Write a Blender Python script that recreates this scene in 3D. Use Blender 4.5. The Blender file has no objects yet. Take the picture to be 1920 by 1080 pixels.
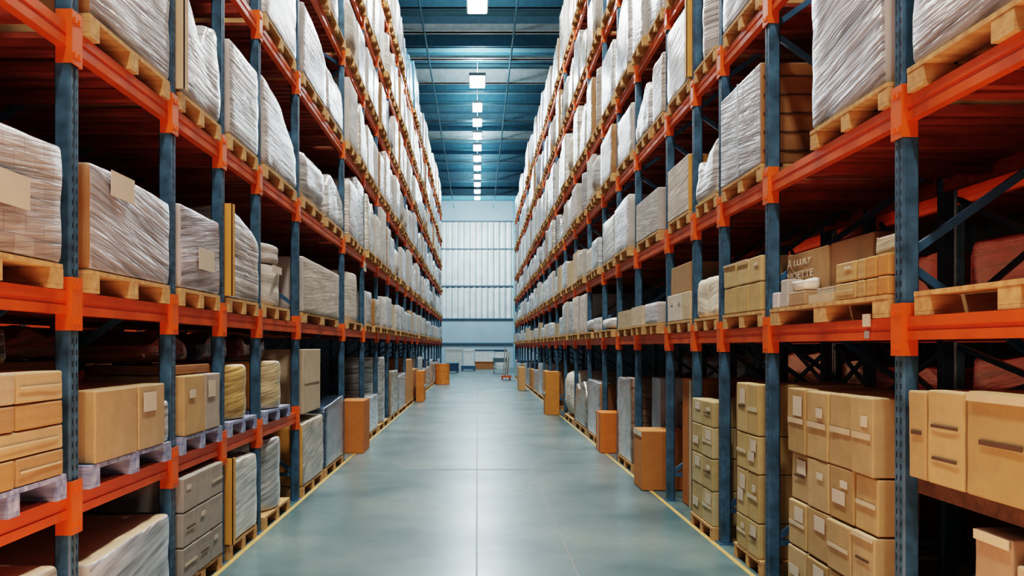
import bpy, bmesh, math, random
from mathutils import Vector, noise, Matrix
R = random.Random(11)
S = bpy.context.scene
COL = S.collection

# ---------------------------------------------------------------- helpers
def link(o, parent=None):
    COL.objects.link(o)
    if parent is not None:
        o.parent = parent
    return o

def tag(o, label, cat, group=None, kind=None):
    if label: o['label'] = label
    if cat: o['category'] = cat
    if group: o['group'] = group
    if kind: o['kind'] = kind
    return o

def empty(name, loc=(0, 0, 0)):
    o = bpy.data.objects.new(name, None)
    o.empty_display_size = 0.1
    o.location = loc
    return link(o)

def copy_tree(o, parent=None):
    c = o.copy(); COL.objects.link(c)
    c.parent = parent
    for ch in list(o.children):
        copy_tree(ch, c)
    return c

class MB:
    def __init__(s): s.v = []; s.f = []; s.m = []
    def box(s, x0, x1, y0, y1, z0, z1, m=0):
        if x0 > x1: x0, x1 = x1, x0
        if y0 > y1: y0, y1 = y1, y0
        b = len(s.v)
        s.v += [(x, y, z) for z in (z0, z1) for y in (y0, y1) for x in (x0, x1)]
        for q in ((0, 2, 3, 1), (4, 5, 7, 6), (0, 1, 5, 4), (2, 6, 7, 3), (0, 4, 6, 2), (1, 3, 7, 5)):
            s.f.append(tuple(b + i for i in q)); s.m.append(m)
    def bar(s, p, q, a, b_, up=(0, 1, 0), m=0):
        p, q = Vector(p), Vector(q)
        d = (q - p).normalized(); u = Vector(up); n = d.cross(u).normalized(); u = n.cross(d).normalized()
        b = len(s.v)
        for e in (p, q):
            for i, j in ((-1, -1), (1, -1), (1, 1), (-1, 1)):
                s.v.append(tuple(e + n * (i * a / 2) + u * (j * b_ / 2)))
        for k in ((0, 1, 2, 3), (7, 6, 5, 4), (0, 4, 5, 1), (1, 5, 6, 2), (2, 6, 7, 3), (3, 7, 4, 0)):
            s.f.append(tuple(b + i for i in k)); s.m.append(m)
    def tube(s, p, q, r, n=10, m=0, r2=None):
        p, q = Vector(p), Vector(q); r2 = r if r2 is None else r2
        d = (q - p).normalized()
        u = d.orthogonal().normalized(); w = d.cross(u)
        b = len(s.v)
        for e, rr in ((p, r), (q, r2)):
            for k in range(n):
                a = 2 * math.pi * k / n
                s.v.append(tuple(e + (u * math.cos(a) + w * math.sin(a)) * rr))
        for k in range(n):
            s.f.append((b + k, b + (k + 1) % n, b + n + (k + 1) % n, b + n + k)); s.m.append(m)
        s.f.append(tuple(b + k for k in reversed(range(n)))); s.m.append(m)
        s.f.append(tuple(b + n + k for k in range(n))); s.m.append(m)
    def prism(s, prof, z0, z1, m=0):
        b = len(s.v); n = len(prof)
        s.v += [(x, y, z) for z in (z0, z1) for x, y in prof]
        for k in range(n):
            s.f.append((b + k, b + (k + 1) % n, b + n + (k + 1) % n, b + n + k)); s.m.append(m)
        s.f.append(tuple(b + k for k in reversed(range(n)))); s.m.append(m)
        s.f.append(tuple(b + n + k for k in range(n))); s.m.append(m)
    def mesh(s, name, mats, bevel=0, smooth=False):
        me = bpy.data.meshes.new(name)
        me.from_pydata(s.v, [], s.f)
        for mt in (mats if isinstance(mats, (list, tuple)) else [mats]): me.materials.append(mt)
        for p, m in zip(me.polygons, s.m): p.material_index = m
        bm = bmesh.new(); bm.from_mesh(me)
        bmesh.ops.recalc_face_normals(bm, faces=bm.faces)
        if bevel:
            bmesh.ops.bevel(bm, geom=bm.edges[:], offset=bevel, segments=2, affect='EDGES', profile=0.5)
        bm.to_mesh(me); bm.free()
        if smooth:
            for p in me.polygons: p.use_smooth = True
        me.update()
        return me
    def build(s, name, mats, parent=None, loc=None, bevel=0, smooth=False):
        o = bpy.data.objects.new(name, s.mesh(name, mats, bevel, smooth))
        if loc: o.location = loc
        return link(o, parent)

# ---------------------------------------------------------------- materials
def nmat(name):
    m = bpy.data.materials.new(name); m.use_nodes = True
    nt = m.node_tree; b = nt.nodes['Principled BSDF']
    return m, nt, b
def N(nt, t, **kw):
    n = nt.nodes.new(t)
    for k, v in kw.items():
        if hasattr(n, k): setattr(n, k, v)
        else: n.inputs[k].default_value = v
    return n
def L(nt, a, b): nt.links.new(a, b)
def math_(nt, op, a, b=None):
    n = nt.nodes.new('ShaderNodeMath'); n.operation = op
    for i, x in enumerate((a, b)):
        if x is None: continue
        if isinstance(x, (int, float)): n.inputs[i].default_value = x
        else: nt.links.new(x, n.inputs[i])
    return n.outputs[0]
def ramp(nt, fac, stops):
    r = nt.nodes.new('ShaderNodeValToRGB')
    e = r.color_ramp.elements
    e[0].position, e[0].color = stops[0][0], (*stops[0][1], 1)
    e[1].position, e[1].color = stops[-1][0], (*stops[-1][1], 1)
    for p, c in stops[1:-1]:
        x = e.new(p); x.color = (*c, 1)
    L(nt, fac, r.inputs[0]); return r.outputs[0]
def mixc(nt, fac, a, b, mode='MIX'):
    n = nt.nodes.new('ShaderNodeMix'); n.data_type = 'RGBA'; n.blend_type = mode
    for sock, x in ((n.inputs[0], fac), (n.inputs[6], a), (n.inputs[7], b)):
        if isinstance(x, (int, float)): sock.default_value = x
        elif isinstance(x, tuple): sock.default_value = (*x, 1)
        else: L(nt, x, sock)
    return n.outputs[2]
def bump(nt, b, h, strength, dist):
    n = N(nt, 'ShaderNodeBump', Strength=strength, Distance=dist)
    L(nt, h, n.inputs['Height']); L(nt, n.outputs[0], b.inputs['Normal'])

def paint(name, c, rough=0.45, metal=0.0, var=0.12, scale=6.0):
    m, nt, b = nmat(name)
    tc = N(nt, 'ShaderNodeTexCoord'); nz = N(nt, 'ShaderNodeTexNoise', Scale=scale, Detail=5.0)
    L(nt, tc.outputs['Object'], nz.inputs['Vector'])
    lo = tuple(x * (1 - var) for x in c); hi = tuple(min(1, x * (1 + var)) for x in c)
    L(nt, ramp(nt, nz.outputs[0], [(0.3, lo), (0.7, hi)]), b.inputs['Base Color'])
    b.inputs['Roughness'].default_value = rough; b.inputs['Metallic'].default_value = metal
    return m

def film(name, tan=0.0, metal=0.0, rough=0.27, streak=0.68, coat=0.25, bstr=0.75):
    """stretch film: colour from the object, horizontal stretched wrinkles in bump, their glints and shade also painted into the colour"""
    m, nt, b = nmat(name)
    tc = N(nt, 'ShaderNodeTexCoord'); oi = N(nt, 'ShaderNodeObjectInfo')
    sp = N(nt, 'ShaderNodeSeparateXYZ'); L(nt, tc.outputs['Object'], sp.inputs[0])
    u = math_(nt, 'ADD', sp.outputs[0], sp.outputs[1]); v = sp.outputs[2]
    off = math_(nt, 'MULTIPLY', oi.outputs['Random'], 37.0)
    tilt = math_(nt, 'MULTIPLY', math_(nt, 'SUBTRACT', oi.outputs['Random'], 0.5), 0.36)
    vt = math_(nt, 'ADD', v, math_(nt, 'MULTIPLY', u, tilt))
    c1 = N(nt, 'ShaderNodeCombineXYZ')
    L(nt, math_(nt, 'MULTIPLY', u, 1.6), c1.inputs[0]); L(nt, math_(nt, 'MULTIPLY', vt, 34.0), c1.inputs[1]); L(nt, off, c1.inputs[2])
    n1 = N(nt, 'ShaderNodeTexNoise', Scale=1.0, Detail=4.0, Roughness=0.6, Distortion=0.25); L(nt, c1.outputs[0], n1.inputs['Vector'])
    c2 = N(nt, 'ShaderNodeCombineXYZ')
    L(nt, math_(nt, 'MULTIPLY', u, 2.2), c2.inputs[0]); L(nt, math_(nt, 'MULTIPLY', vt, 6.5), c2.inputs[1]); L(nt, off, c2.inputs[2])
    n2 = N(nt, 'ShaderNodeTexNoise', Scale=1.0, Detail=2.0, Distortion=0.5); L(nt, c2.outputs[0], n2.inputs['Vector'])
    col = oi.outputs['Color']
    if tan > 0:
        c3 = N(nt, 'ShaderNodeCombineXYZ'); L(nt, math_(nt, 'ADD', u, off), c3.inputs[0]); L(nt, v, c3.inputs[1])
        br = N(nt, 'ShaderNodeTexBrick', Scale=3.2)
        br.inputs['Color1'].default_value = (0.42, 0.27, 0.15, 1); br.inputs['Color2'].default_value = (0.70, 0.60, 0.47, 1)
        br.inputs['Mortar'].default_value = (0.16, 0.11, 0.08, 1); br.inputs['Mortar Size'].default_value = 0.008
        L(nt, c3.outputs[0], br.inputs['Vector'])
        col = mixc(nt, tan, col, br.outputs[0])
    k = ramp(nt, n1.outputs[0], [(0.30, (1 - streak,) * 3), (0.52, (0.9,) * 3), (0.7, (1.25,) * 3)])  # bright glints and dark creases of the wrinkles painted into base colour
    k2 = ramp(nt, n2.outputs[0], [(0.3, (0.78,) * 3), (0.65, (1.06,) * 3)])
    col = mixc(nt, 1.0, col, k, 'MULTIPLY'); col = mixc(nt, 1.0, col, k2, 'MULTIPLY')
    L(nt, col, b.inputs['Base Color'])
    b.inputs['Roughness'].default_value = rough; b.inputs['Metallic'].default_value = metal
    b.inputs['Coat Weight'].default_value = coat; b.inputs['Coat Roughness'].default_value = 0.18
    h = math_(nt, 'ADD', math_(nt, 'MULTIPLY', n1.outputs[0], 0.45), math_(nt, 'MULTIPLY', n2.outputs[0], 0.7))
    bump(nt, b, h, bstr, 0.03)
    return m

def kraft(name, rough=0.72, coat=0.0):
    m, nt, b = nmat(name)
    tc = N(nt, 'ShaderNodeTexCoord'); oi = N(nt, 'ShaderNodeObjectInfo')
    nz = N(nt, 'ShaderNodeTexNoise', Scale=7.0, Detail=6.0, Roughness=0.65); L(nt, tc.outputs['Object'], nz.inputs['Vector'])
    k = ramp(nt, nz.outputs[0], [(0.3, (0.86,) * 3), (0.7, (1.1,) * 3)])
    L(nt, mixc(nt, 1.0, oi.outputs['Color'], k, 'MULTIPLY'), b.inputs['Base Color'])
    b.inputs['Roughness'].default_value = rough; b.inputs['Coat Weight'].default_value = coat; b.inputs['Coat Roughness'].default_value = 0.25
    bump(nt, b, nz.outputs[0], 0.12, 0.01)
    return m

def wood(name, c0, c1):
    m, nt, b = nmat(name)
    tc = N(nt, 'ShaderNodeTexCoord'); mp = N(nt, 'ShaderNodeMapping'); mp.inputs['Scale'].default_value = (3, 14, 14)
    L(nt, tc.outputs['Object'], mp.inputs[0])
    nz = N(nt, 'ShaderNodeTexNoise', Scale=1.5, Detail=6.0); L(nt, mp.outputs[0], nz.inputs['Vector'])
    L(nt, ramp(nt, nz.outputs[0], [(0.3, c0), (0.7, c1)]), b.inputs['Base Color'])
    b.inputs['Roughness'].default_value = 0.75
    return m

def post_paint(name, c):
    m, nt, b = nmat(name)
    tc = N(nt, 'ShaderNodeTexCoord'); sp = N(nt, 'ShaderNodeSeparateXYZ'); L(nt, tc.outputs['Object'], sp.inputs[0])
    fz = math_(nt, 'ABSOLUTE', math_(nt, 'SUBTRACT', math_(nt, 'FRACT', math_(nt, 'DIVIDE', sp.outputs[2], 0.05)), 0.5))
    inz = math_(nt, 'LESS_THAN', fz, 0.24)
    fy = math_(nt, 'ABSOLUTE', math_(nt, 'SUBTRACT', math_(nt, 'ABSOLUTE', sp.outputs[1]), 0.019))
    iny = math_(nt, 'LESS_THAN', fy, 0.0065)
    hole = math_(nt, 'MULTIPLY', inz, iny)
    nz = N(nt, 'ShaderNodeTexNoise', Scale=9.0, Detail=6.0); L(nt, tc.outputs['Object'], nz.inputs['Vector'])
    base = ramp(nt, nz.outputs[0], [(0.32, tuple(x * 0.55 for x in c)), (0.7, tuple(x * 1.6 for x in c))])
    L(nt, mixc(nt, hole, base, (0.008, 0.014, 0.022)), b.inputs['Base Color'])
    b.inputs['Roughness'].default_value = 0.42
    return m

M = {}
M['orange'] = paint('orange_paint', (0.62, 0.098, 0.014), 0.40, var=0.15)
M['orange_bright'] = paint('bright_orange_paint', (0.72, 0.125, 0.016), 0.38, var=0.1)
M['blue'] = post_paint('blue_post_paint', (0.042, 0.100, 0.155))
M['blue_brace'] = paint('blue_brace_paint', (0.05, 0.13, 0.22), 0.4)
M['red_deck'] = wood('dark_red_deck_wood', (0.16, 0.022, 0.008), (0.36, 0.060, 0.022))
M['film'] = film('white_stretch_film', metal=0.12, rough=0.23)
M['film_tan'] = film('film_over_cartons', tan=0.45)
M['film_silver'] = film('silver_film', metal=0.35, rough=0.22, streak=0.7, bstr=0.8)
M['film_dark'] = film('dark_glossy_film', rough=0.14, streak=0.6, coat=0.8, bstr=1.0)
M['film_soft'] = film('soft_white_fabric', rough=0.6, streak=0.25, coat=0.0, bstr=0.35)
M['kraft'] = kraft('kraft_cardboard')
M['kraft_film'] = kraft('kraft_under_film', rough=0.4, coat=0.3)
M['tape'] = paint('packing_tape', (0.62, 0.50, 0.34), 0.25, var=0.08)
M['slit'] = paint('dark_slit', (0.09, 0.05, 0.025), 0.8)
M['paper'] = paint('white_paper', (0.60, 0.52, 0.41), 0.6, var=0.05)
M['wood'] = wood('pallet_wood', (0.42, 0.22, 0.085), (0.68, 0.42, 0.19))
M['wood_blue'] = wood('blue_pallet_wood', (0.10, 0.14, 0.28), (0.45, 0.50, 0.62))
M['wood_dark'] = wood('dark_board', (0.05, 0.025, 0.012), (0.12, 0.06, 0.03))
M['steel'] = paint('grey_steel', (0.45, 0.5, 0.52), 0.35, 0.4)
M['dark_blue'] = paint('dark_blue_plastic', (0.02, 0.07, 0.13), 0.4)
M['cyan'] = paint('cyan_plastic', (0.08, 0.32, 0.40), 0.4)
M['ink'] = paint('pale_ink', (0.72, 0.62, 0.48), 0.8, var=0.2, scale=40)
M['grey_ink'] = paint('grey_ink', (0.25, 0.3, 0.3), 0.8)

def kraft_fixed(name, c, rough=0.7):
    return paint(name, c, rough, var=0.12, scale=5)
M['side_brown'] = kraft_fixed('brown_cardboard_side', (0.30, 0.145, 0.055), 0.5)
M['side_grey'] = kraft_fixed('grey_board_side', (0.42, 0.39, 0.36), 0.5)
M['side_gold'] = kraft_fixed('golden_cardboard_side', (0.62, 0.30, 0.07), 0.5)
M['top_kraft'] = kraft_fixed('kraft_top', (0.52, 0.38, 0.24), 0.6)

# ---------------------------------------------------------------- room
Y0, YE = -9.0, 64.0
WX = 4.5
ZC = 11.8

def floor_mat():
    m, nt, b = nmat('polished_concrete')
    tc = N(nt, 'ShaderNodeTexCoord')
    n1 = N(nt, 'ShaderNodeTexNoise', Scale=0.8, Detail=4.0, Roughness=0.5, Distortion=0.0); L(nt, tc.outputs['Object'], n1.inputs['Vector'])
    n2 = N(nt, 'ShaderNodeTexNoise', Scale=9.0, Detail=8.0, Roughness=0.7); L(nt, tc.outputs['Object'], n2.inputs['Vector'])
    c = ramp(nt, n1.outputs[0], [(0.36, (0.060, 0.120, 0.132)), (0.50, (0.130, 0.205, 0.210)), (0.63, (0.195, 0.268, 0.265))])
    k = ramp(nt, n2.outputs[0], [(0.3, (0.95,) * 3), (0.7, (1.03,) * 3)])
    L(nt, mixc(nt, 1.0, c, k, 'MULTIPLY'), b.inputs['Base Color'])
    rr = ramp(nt, n1.outputs[0], [(0.3, (0.33,) * 3), (0.7, (0.26,) * 3)])
    L(nt, rr, b.inputs['Roughness'])
    b.inputs['Specular IOR Level'].default_value = 0.55
    bump(nt, b, n2.outputs[0], 0.008, 0.01)
    return m
fl = MB(); fl.box(-WX, WX, Y0, YE + 0.3, -0.2, 0.0)
o = fl.build('floor', floor_mat()); o['kind'] = 'structure'

joint = paint('floor_joint', (0.19, 0.235, 0.235), 0.5)
warm_line = paint('yellow_floor_line', (0.55, 0.36, 0.12), 0.5)
def strip(name, x0, x1, y0, y1, mt, z=0.003):
    g = MB(); g.box(x0, x1, y0, y1, 0.0, z); o = g.build(name, mt); o['kind'] = 'structure'; return o
strip('floor_joint_line', -1.70, 1.78, 11.05, 11.09, joint)
strip('floor_joint_line', -1.70, 1.78, 33.0, 33.05, joint)
strip('floor_joint_line', -0.012, 0.003, -2, 62, joint, 0.002)
strip('floor_joint_line', 0.655, 0.664, 2, 13, paint('faint_red_line', (0.19, 0.18, 0.18), 0.5), 0.002)
strip('floor_edge_line', -1.735, -1.70, 1.0, 44.4, warm_line)
strip('floor_edge_line', 1.785, 1.82, 1.0, 44.4, warm_line)

def wave_mat(name, c0, c1, axis, per, rough=0.5):
    m, nt, b = nmat(name)
    tc = N(nt, 'ShaderNodeTexCoord'); sp = N(nt, 'ShaderNodeSeparateXYZ'); L(nt, tc.outputs['Object'], sp.inputs[0])
    w = math_(nt, 'SINE', math_(nt, 'MULTIPLY', sp.outputs[axis], 2 * math.pi / per))
    w = math_(nt, 'MULTIPLY_ADD', w, 0.5); nt.nodes[-1].inputs[2].default_value = 0.5
    nz = N(nt, 'ShaderNodeTexNoise', Scale=1.3, Detail=4.0); L(nt, tc.outputs['Object'], nz.inputs['Vector'])
    c = ramp(nt, w, [(0.15, c0), (0.6, c1)])
    k = ramp(nt, nz.outputs[0], [(0.3, (0.85,) * 3), (0.7, (1.1,) * 3)])
    L(nt, mixc(nt, 1.0, c, k, 'MULTIPLY'), b.inputs['Base Color'])
    b.inputs['Roughness'].default_value = rough
    bump(nt, b, w, 0.5, 0.04)
    return m
navy = wave_mat('navy_cladding', (0.012, 0.030, 0.055), (0.022, 0.055, 0.09), 1, 0.3)
for nm, sx in (('wall_left', -1), ('wall_right', 1)):
    g = MB(); g.box(sx * WX, sx * (WX + 0.2), Y0, YE + 0.3, 0, ZC)
    o = g.build(nm, navy); o['kind'] = 'structure'
g = MB(); g.box(-WX - 0.2, WX + 0.2, Y0, YE + 0.3, ZC, ZC + 0.2)
o = g.build('ceiling', wave_mat('teal_roof_sheet', (0.17, 0.33, 0.40), (0.25, 0.46, 0.53), 1, 0.9)); o['kind'] = 'structure'
# roof purlins and beams across the aisle
purl = paint('teal_purlin', (0.10, 0.27, 0.36), 0.5)
pale = paint('pale_roof_beam', (0.72, 0.80, 0.80), 0.5)
midb = paint('blue_roof_beam', (0.22, 0.42, 0.52), 0.5)
def roof(name, y, z0, z1, t, mt):
    g = MB(); g.box(-WX, WX, y, y + t, z0, z1); g.box(-WX, WX, y - t * 0.6, y + t * 1.6, z0, z0 + 0.03)
    o = g.build(name, mt); o['kind'] = 'structure'
y = 2.0; i = 0
while y < 62.5:
    roof('ceiling_purlin', y, 11.42, 11.8, 0.10, purl if i % 3 else midb); y += 1.75; i += 1
for y, h, mt in ((21.0, .3, pale), (27.4, .24, pale), (30.0, .12, pale), (32.7, .5, pale), (38.2, .3, midb), (41.5, .35, pale), (46.5, .35, midb), (51.5, .4, midb), (57.0, .4, midb)):
    roof('ceiling_beam', y, 11.02, 11.02 + h, 0.14, mt)
for x in (-1.6, 1.1):
    g = MB(); g.tube((x, 4, 10.98), (x, 62, 10.98), 0.03, 8); o = g.build('ceiling_conduit', purl); o['kind'] = 'structure'

# end wall
wl = paint('pale_blue_wall', (0.40, 0.53, 0.60), 0.55, var=0.06, scale=1)
g = MB(); g.box(-WX - .2, WX + .2, YE, YE + 0.3, 0, ZC); o = g.build('wall_end', wl); o['kind'] = 'structure'
ribbed = wave_mat('ribbed_light_panel', (0.50, 0.58, 0.59), (0.88, 0.92, 0.90), 0, 0.42, 0.4)
def ribs(name, z0, z1):
    g = MB(); n = int(2 * WX / 0.07); prof = []
    for k in range(n + 1):
        x = -WX + 2 * WX * k / n
        prof.append((x, -0.05 - 0.035 * (1 if (k % 6) < 3 else -1)))
    b = len(g.v)
    for x, yy in prof: g.v += [(x, YE + yy, z0), (x, YE + yy, z1)]
    for k in range(n):
        g.f.append((2 * k, 2 * k + 2, 2 * k + 3, 2 * k + 1)); g.m.append(0)
    o = g.build(name, ribbed); o['kind'] = 'structure'
for z0, z1 in ((3.50, 5.72), (5.80, 8.35), (8.43, 10.28)):
    ribs('wall_panel', z0, z1)
rail_shadow_mat = paint('dark_blue_rail_and_shadow', (0.06, 0.13, 0.18), 0.5)
for z, h in ((3.42, .08), (5.72, .10), (8.35, .08), (10.28, .09), (1.66, .12)):  # lowest strip is a shadow line built as dark colour, others are rails
    g = MB(); g.box(-WX, WX, YE - 0.16, YE, z, z + h); o = g.build('trim_rail_and_shadow', rail_shadow_mat); o['kind'] = 'structure'
for x in (-2.62, 2.62):
    g = MB(); g.box(x - .1, x + .1, YE - .3, YE - .17, 0, ZC); g.box(x - .03, x + .03, YE - .42, YE - .3, 0, ZC); o = g.build('wall_column', midb); o['kind'] = 'structure'

# ---------------------------------------------------------------- ceiling lights
def emis(name, c, s):
    m, nt, b = nmat(name)
    tc = N(nt, 'ShaderNodeTexCoord'); nz = N(nt, 'ShaderNodeTexNoise', Scale=3.0); L(nt, tc.outputs['Object'], nz.inputs['Vector'])
    L(nt, ramp(nt, nz.outputs[0], [(0.2, tuple(x * .95 for x in c)), (0.8, c)]), b.inputs['Emission Color'])
    b.inputs['Base Color'].default_value = (*c, 1); b.inputs['Emission Strength'].default_value = s
    return m
glow = emis('lamp_diffuser', (0.92, 0.98, 1.0), 14)
LZ = 10.45
def lamp(y, w, l, power, colr, label):
    t = empty('ceiling_light', (0.0, y, LZ)); tag(t, label, 'light', 'lamps in a row along the aisle ceiling')
    g = MB(); g.box(-w / 2 - .03, w / 2 + .03, -l / 2 - .03, l / 2 + .03, 0.02, 0.12); g.box(-w / 4, w / 4, -l / 4, l / 4, .12, .2); g.build('housing', M['steel'], t)
    g = MB(); g.box(-w / 2, w / 2, -l / 2, l / 2, 0.0, 0.02); g.build('diffuser', glow, t)
    for s in (-1, 1):
        g = MB(); g.tube((0, s * l * .22, .18), (0, s * l * .22, 0.95), 0.012, 6); g.build('hanger_rod', M['steel'], t)
    a = bpy.data.lights.new('lamp_glow', 'AREA'); a.shape = 'RECTANGLE'; a.size = w; a.size_y = l
    a.energy = power; a.color = colr
    lo = bpy.data.objects.new('lamp_glow', a); lo.location = (0, y, LZ - 0.03); link(lo)
    u = bpy.data.lights.new('lamp_uplight', 'AREA'); u.shape = 'RECTANGLE'; u.size = w; u.size_y = l; u.energy = power * .30; u.color = COOL  # added upward fill to brighten the roof, not a part of the fixture
    uo = bpy.data.objects.new('lamp_uplight', u); uo.location = (0, y, LZ + 0.22); uo.rotation_euler = (math.pi, 0, 0); link(uo)
ORD = 'first second third fourth fifth sixth seventh eighth ninth tenth eleventh twelfth thirteenth fourteenth fifteenth sixteenth seventeenth eighteenth nineteenth twentieth'.split() + ['twenty-first', 'twenty-second', 'twenty-third', 'twenty-fourth']
WARM = (1.0, 0.94, 0.86); COOL = (0.80, 0.93, 1.0)
specs = [(-4.5, .5, 1.3, 700, WARM), (2.7, .5, 1.3, 850, WARM), (9.7, .5, 1.3, 850, WARM), (16.7, .5, 1.3, 700, (1, .95, .87)), (23.7, .5, 1.35, 600, (.95, .97, 1)), (30.7, .5, 1.35, 550, COOL)]
y = 34.0
while y < 56.5:
    specs.append((y, .34, 1.2, 190, COOL)); y += 2.3
nvis = 0
for (y, w, l, p, c) in specs:
    vis = y > 20
    lab = ('long lit ceiling lamp hanging over the aisle, %s visible from the camera' % ORD[nvis]) if vis else 'lit ceiling lamp above the camera end of the aisle, out of view'
    lamp(y, w, l, p, c, lab); nvis += vis

# ---------------------------------------------------------------- racks
PL = [2.6, 3.94, 5.22, 6.24, 7.29, 8.88, 11.9, 14.0, 15.9, 17.9, 20.0] + [22.2 + 2.2 * k for k in range(11)]
PR = [2.4, 3.98, 5.79, 6.91, 7.77, 8.86, 10.6, 12.0, 13.4, 15.2] + [15.2 + 2.07 * (k + 1) for k in range(14)]
ZL = {1: 1.69, 2: 2.84, 3: 4.08, 4: 5.30, 5: 6.50, 6: 7.80}
ZR = {1: 1.58, 2: 2.53, 3: 3.67, 4: 4.70, 5: 6.10, 6: 7.45}
FX = {-1: 1.75, 1: 1.85}
DEPTH = 1.10
TOPZ = 8.6

def post_mesh():
    g = MB()
    w, d = 0.045, 0.075
    prof = [(0, -w + .008), (0, -.012), (.010, -.008), (.010, .008), (0, .012), (0, w - .008), (.008, w), (d - .012, w), (d, w - .018), (d, -w + .018), (d - .012, -w), (.008, -w)]
    g.prism(prof, 0.012, TOPZ)
    return g.mesh('upright_post', M['blue'])
POST = post_mesh()
POST_M = None

def foot_mesh():
    g = MB(); g.box(-.015, .09, -.07, .07, 0, .010); g.tube((.04, -.058, .01), (.04, -.058, .022), .010, 8); g.tube((.04, .058, .01), (.04, .058, .022), .010, 8)
    return g.mesh('base_plate', M['blue_brace'])
FOOT = foot_mesh()

def beam_geo(g, s, fx, y0, y1, z, rear=False):
    x0 = fx + (0.012 if not rear else 0.0)
    # step-section beam with a shallow groove on its face
    a, b = y0 + .046, y1 - .046
    g.box(s * x0, s * (x0 + .045), a, b, z - .05, z - .012)
    g.box(s * (x0 + .006), s * (x0 + .045), a, b, z - .012, z + .008)
    g.box(s * x0, s * (x0 + .045), a, b, z + .008, z + .05)
def conn_geo(g, s, fx, y, z, d):
    # hooked end plate on the face and flank of the post
    g.box(s * (fx - .012), s * (fx - .004), y, y + d * .044, z - .12, z + .11)
    g.box(s * (fx - .012), s * (fx + .06), y + d * .0455, y + d * .052, z - .12, z + .11)
    for dz in (-.08, .07):
        g.box(s * (fx - .018), s * (fx - .012), y + d * .014, y + d * .030, z + dz - .012, z + dz + .012)

def deck_geo(g, s, fx, y0, y1, z):
    a, b = y0 + .06, y1 - .06
    n = max(4, int((b - a) / 0.15)); st = (b - a) / n
    for k in range(n):
        g.box(s * (fx + .062), s * (fx + DEPTH - .01), a + k * st, a + k * st + st * .66, z + .022, z + .048)
    for yy in (0.3, 0.7):
        ym = a + (b - a) * yy
        g.box(s * (fx + .062), s * (fx + DEPTH - .01), ym - .03, ym + .03, z - .035, z + .020)

def build_rack(s, P, Z, label, low):
    fx = FX[s]
    root = empty('pallet_rack', (s * fx, P[0], 0)); tag(root, label, 'pallet rack')
    inv = Vector((-s * fx, -P[0], 0))
    def put(g, name, mt, parent=root):
        o = g.build(name, mt, parent)
        if parent is root: o.location = inv
        return o
    for y in P:
        for xx, flip in ((fx, 1), (fx + DEPTH + .075, -1)):
            p = bpy.data.objects.new('upright_post', POST); link(p, root)
            p.location = (s * (xx - fx), y - P[0], 0); p.scale = (s * flip, 1, 1)
            f = bpy.data.objects.new('base_plate', FOOT); link(f, p)
        g = MB(); z = .25; side = 0; nodes = [fx + .05, fx + DEPTH + .02]
        g.bar((s * nodes[0], y, z), (s * nodes[1], y, z), .035, .03)
        while z < TOPZ - .9:
            g.bar((s * nodes[side], y, z + .02), (s * nodes[1 - side], y, z + .78), .035, .03); side = 1 - side; z += .82
        g.bar((s * nodes[0], y, TOPZ - .2), (s * nodes[1], y, TOPZ - .2), .035, .03)
        put(g, 'frame_bracing', M['blue_brace'])
    lv = sorted(Z)
    fb = MB(); rb = MB(); db = MB(); nf = 0
    for i in range(len(P) - 1):
        y0, y1 = P[i], P[i + 1]
        levels = [(k, Z[k]) for k in lv]
        if low and i in low: levels.insert(0, (0, low[i]))
        for k, z in levels:
            if nf < 100:
                g = MB(); beam_geo(g, s, fx, y0, y1, z); bo = put(g, 'shelf_beam', M['orange'])
                for yy, d in ((y0, 1), (y1, -1)):
                    c = MB(); conn_geo(c, s, fx, yy, z, d); c.build('end_connector', M['orange_bright'], bo)
                g = MB(); beam_geo(g, s, fx + DEPTH, y0, y1, z, True); put(g, 'rear_beam', M['orange'])
                g = MB(); deck_geo(g, s, fx, y0, y1, z); put(g, 'slatted_deck', M['red_deck'])
                nf += 1
            else:
                beam_geo(fb, s, fx, y0, y1, z); conn_geo(fb, s, fx, y0, z, 1); conn_geo(fb, s, fx, y1, z, -1)
                beam_geo(rb, s, fx + DEPTH, y0, y1, z, True); deck_geo(db, s, fx, y0, y1, z)
    if fb.v:
        for g, n, mt in ((fb, 'shelf_beam', M['orange']), (rb, 'rear_beam', M['orange']), (db, 'slatted_deck', M['red_deck'])):
            put(g, n, mt)['kind'] = 'stuff'
    # crossed bars on the rear plane of the nearest bays
    for i in range(0, 7):
        y0, y1 = P[i] + .05, P[i + 1] - .05; x = s * (fx + DEPTH + .10)
        for z0, z1 in ((1.12, Z[1] - .08), (Z[1] + .15, Z[2] - .1)):
            for a, b in ((z0, z1), (z1, z0)):
                g = MB(); g.bar((x, y0, a), (x, y1, b), .035, .02, up=(1, 0, 0)); put(g, 'cross_brace', M['blue_brace'])
    return root, inv

LOW = {i: .81 for i in range(0, 5)}
rackL, invL = build_rack(-1, PL, ZL, 'long blue and orange pallet rack lining the left side of the aisle', LOW)
rackR, invR = build_rack(1, PR, ZR, 'long blue and orange pallet rack lining the right side of the aisle', None)

# low dark board shelf in the first right bay
g = MB(); g.box(1.90, 2.93, 2.47, 3.91, .87, .945); o = g.build('low_shelf_board', M['wood_dark'], rackR); o.location = invR
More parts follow.
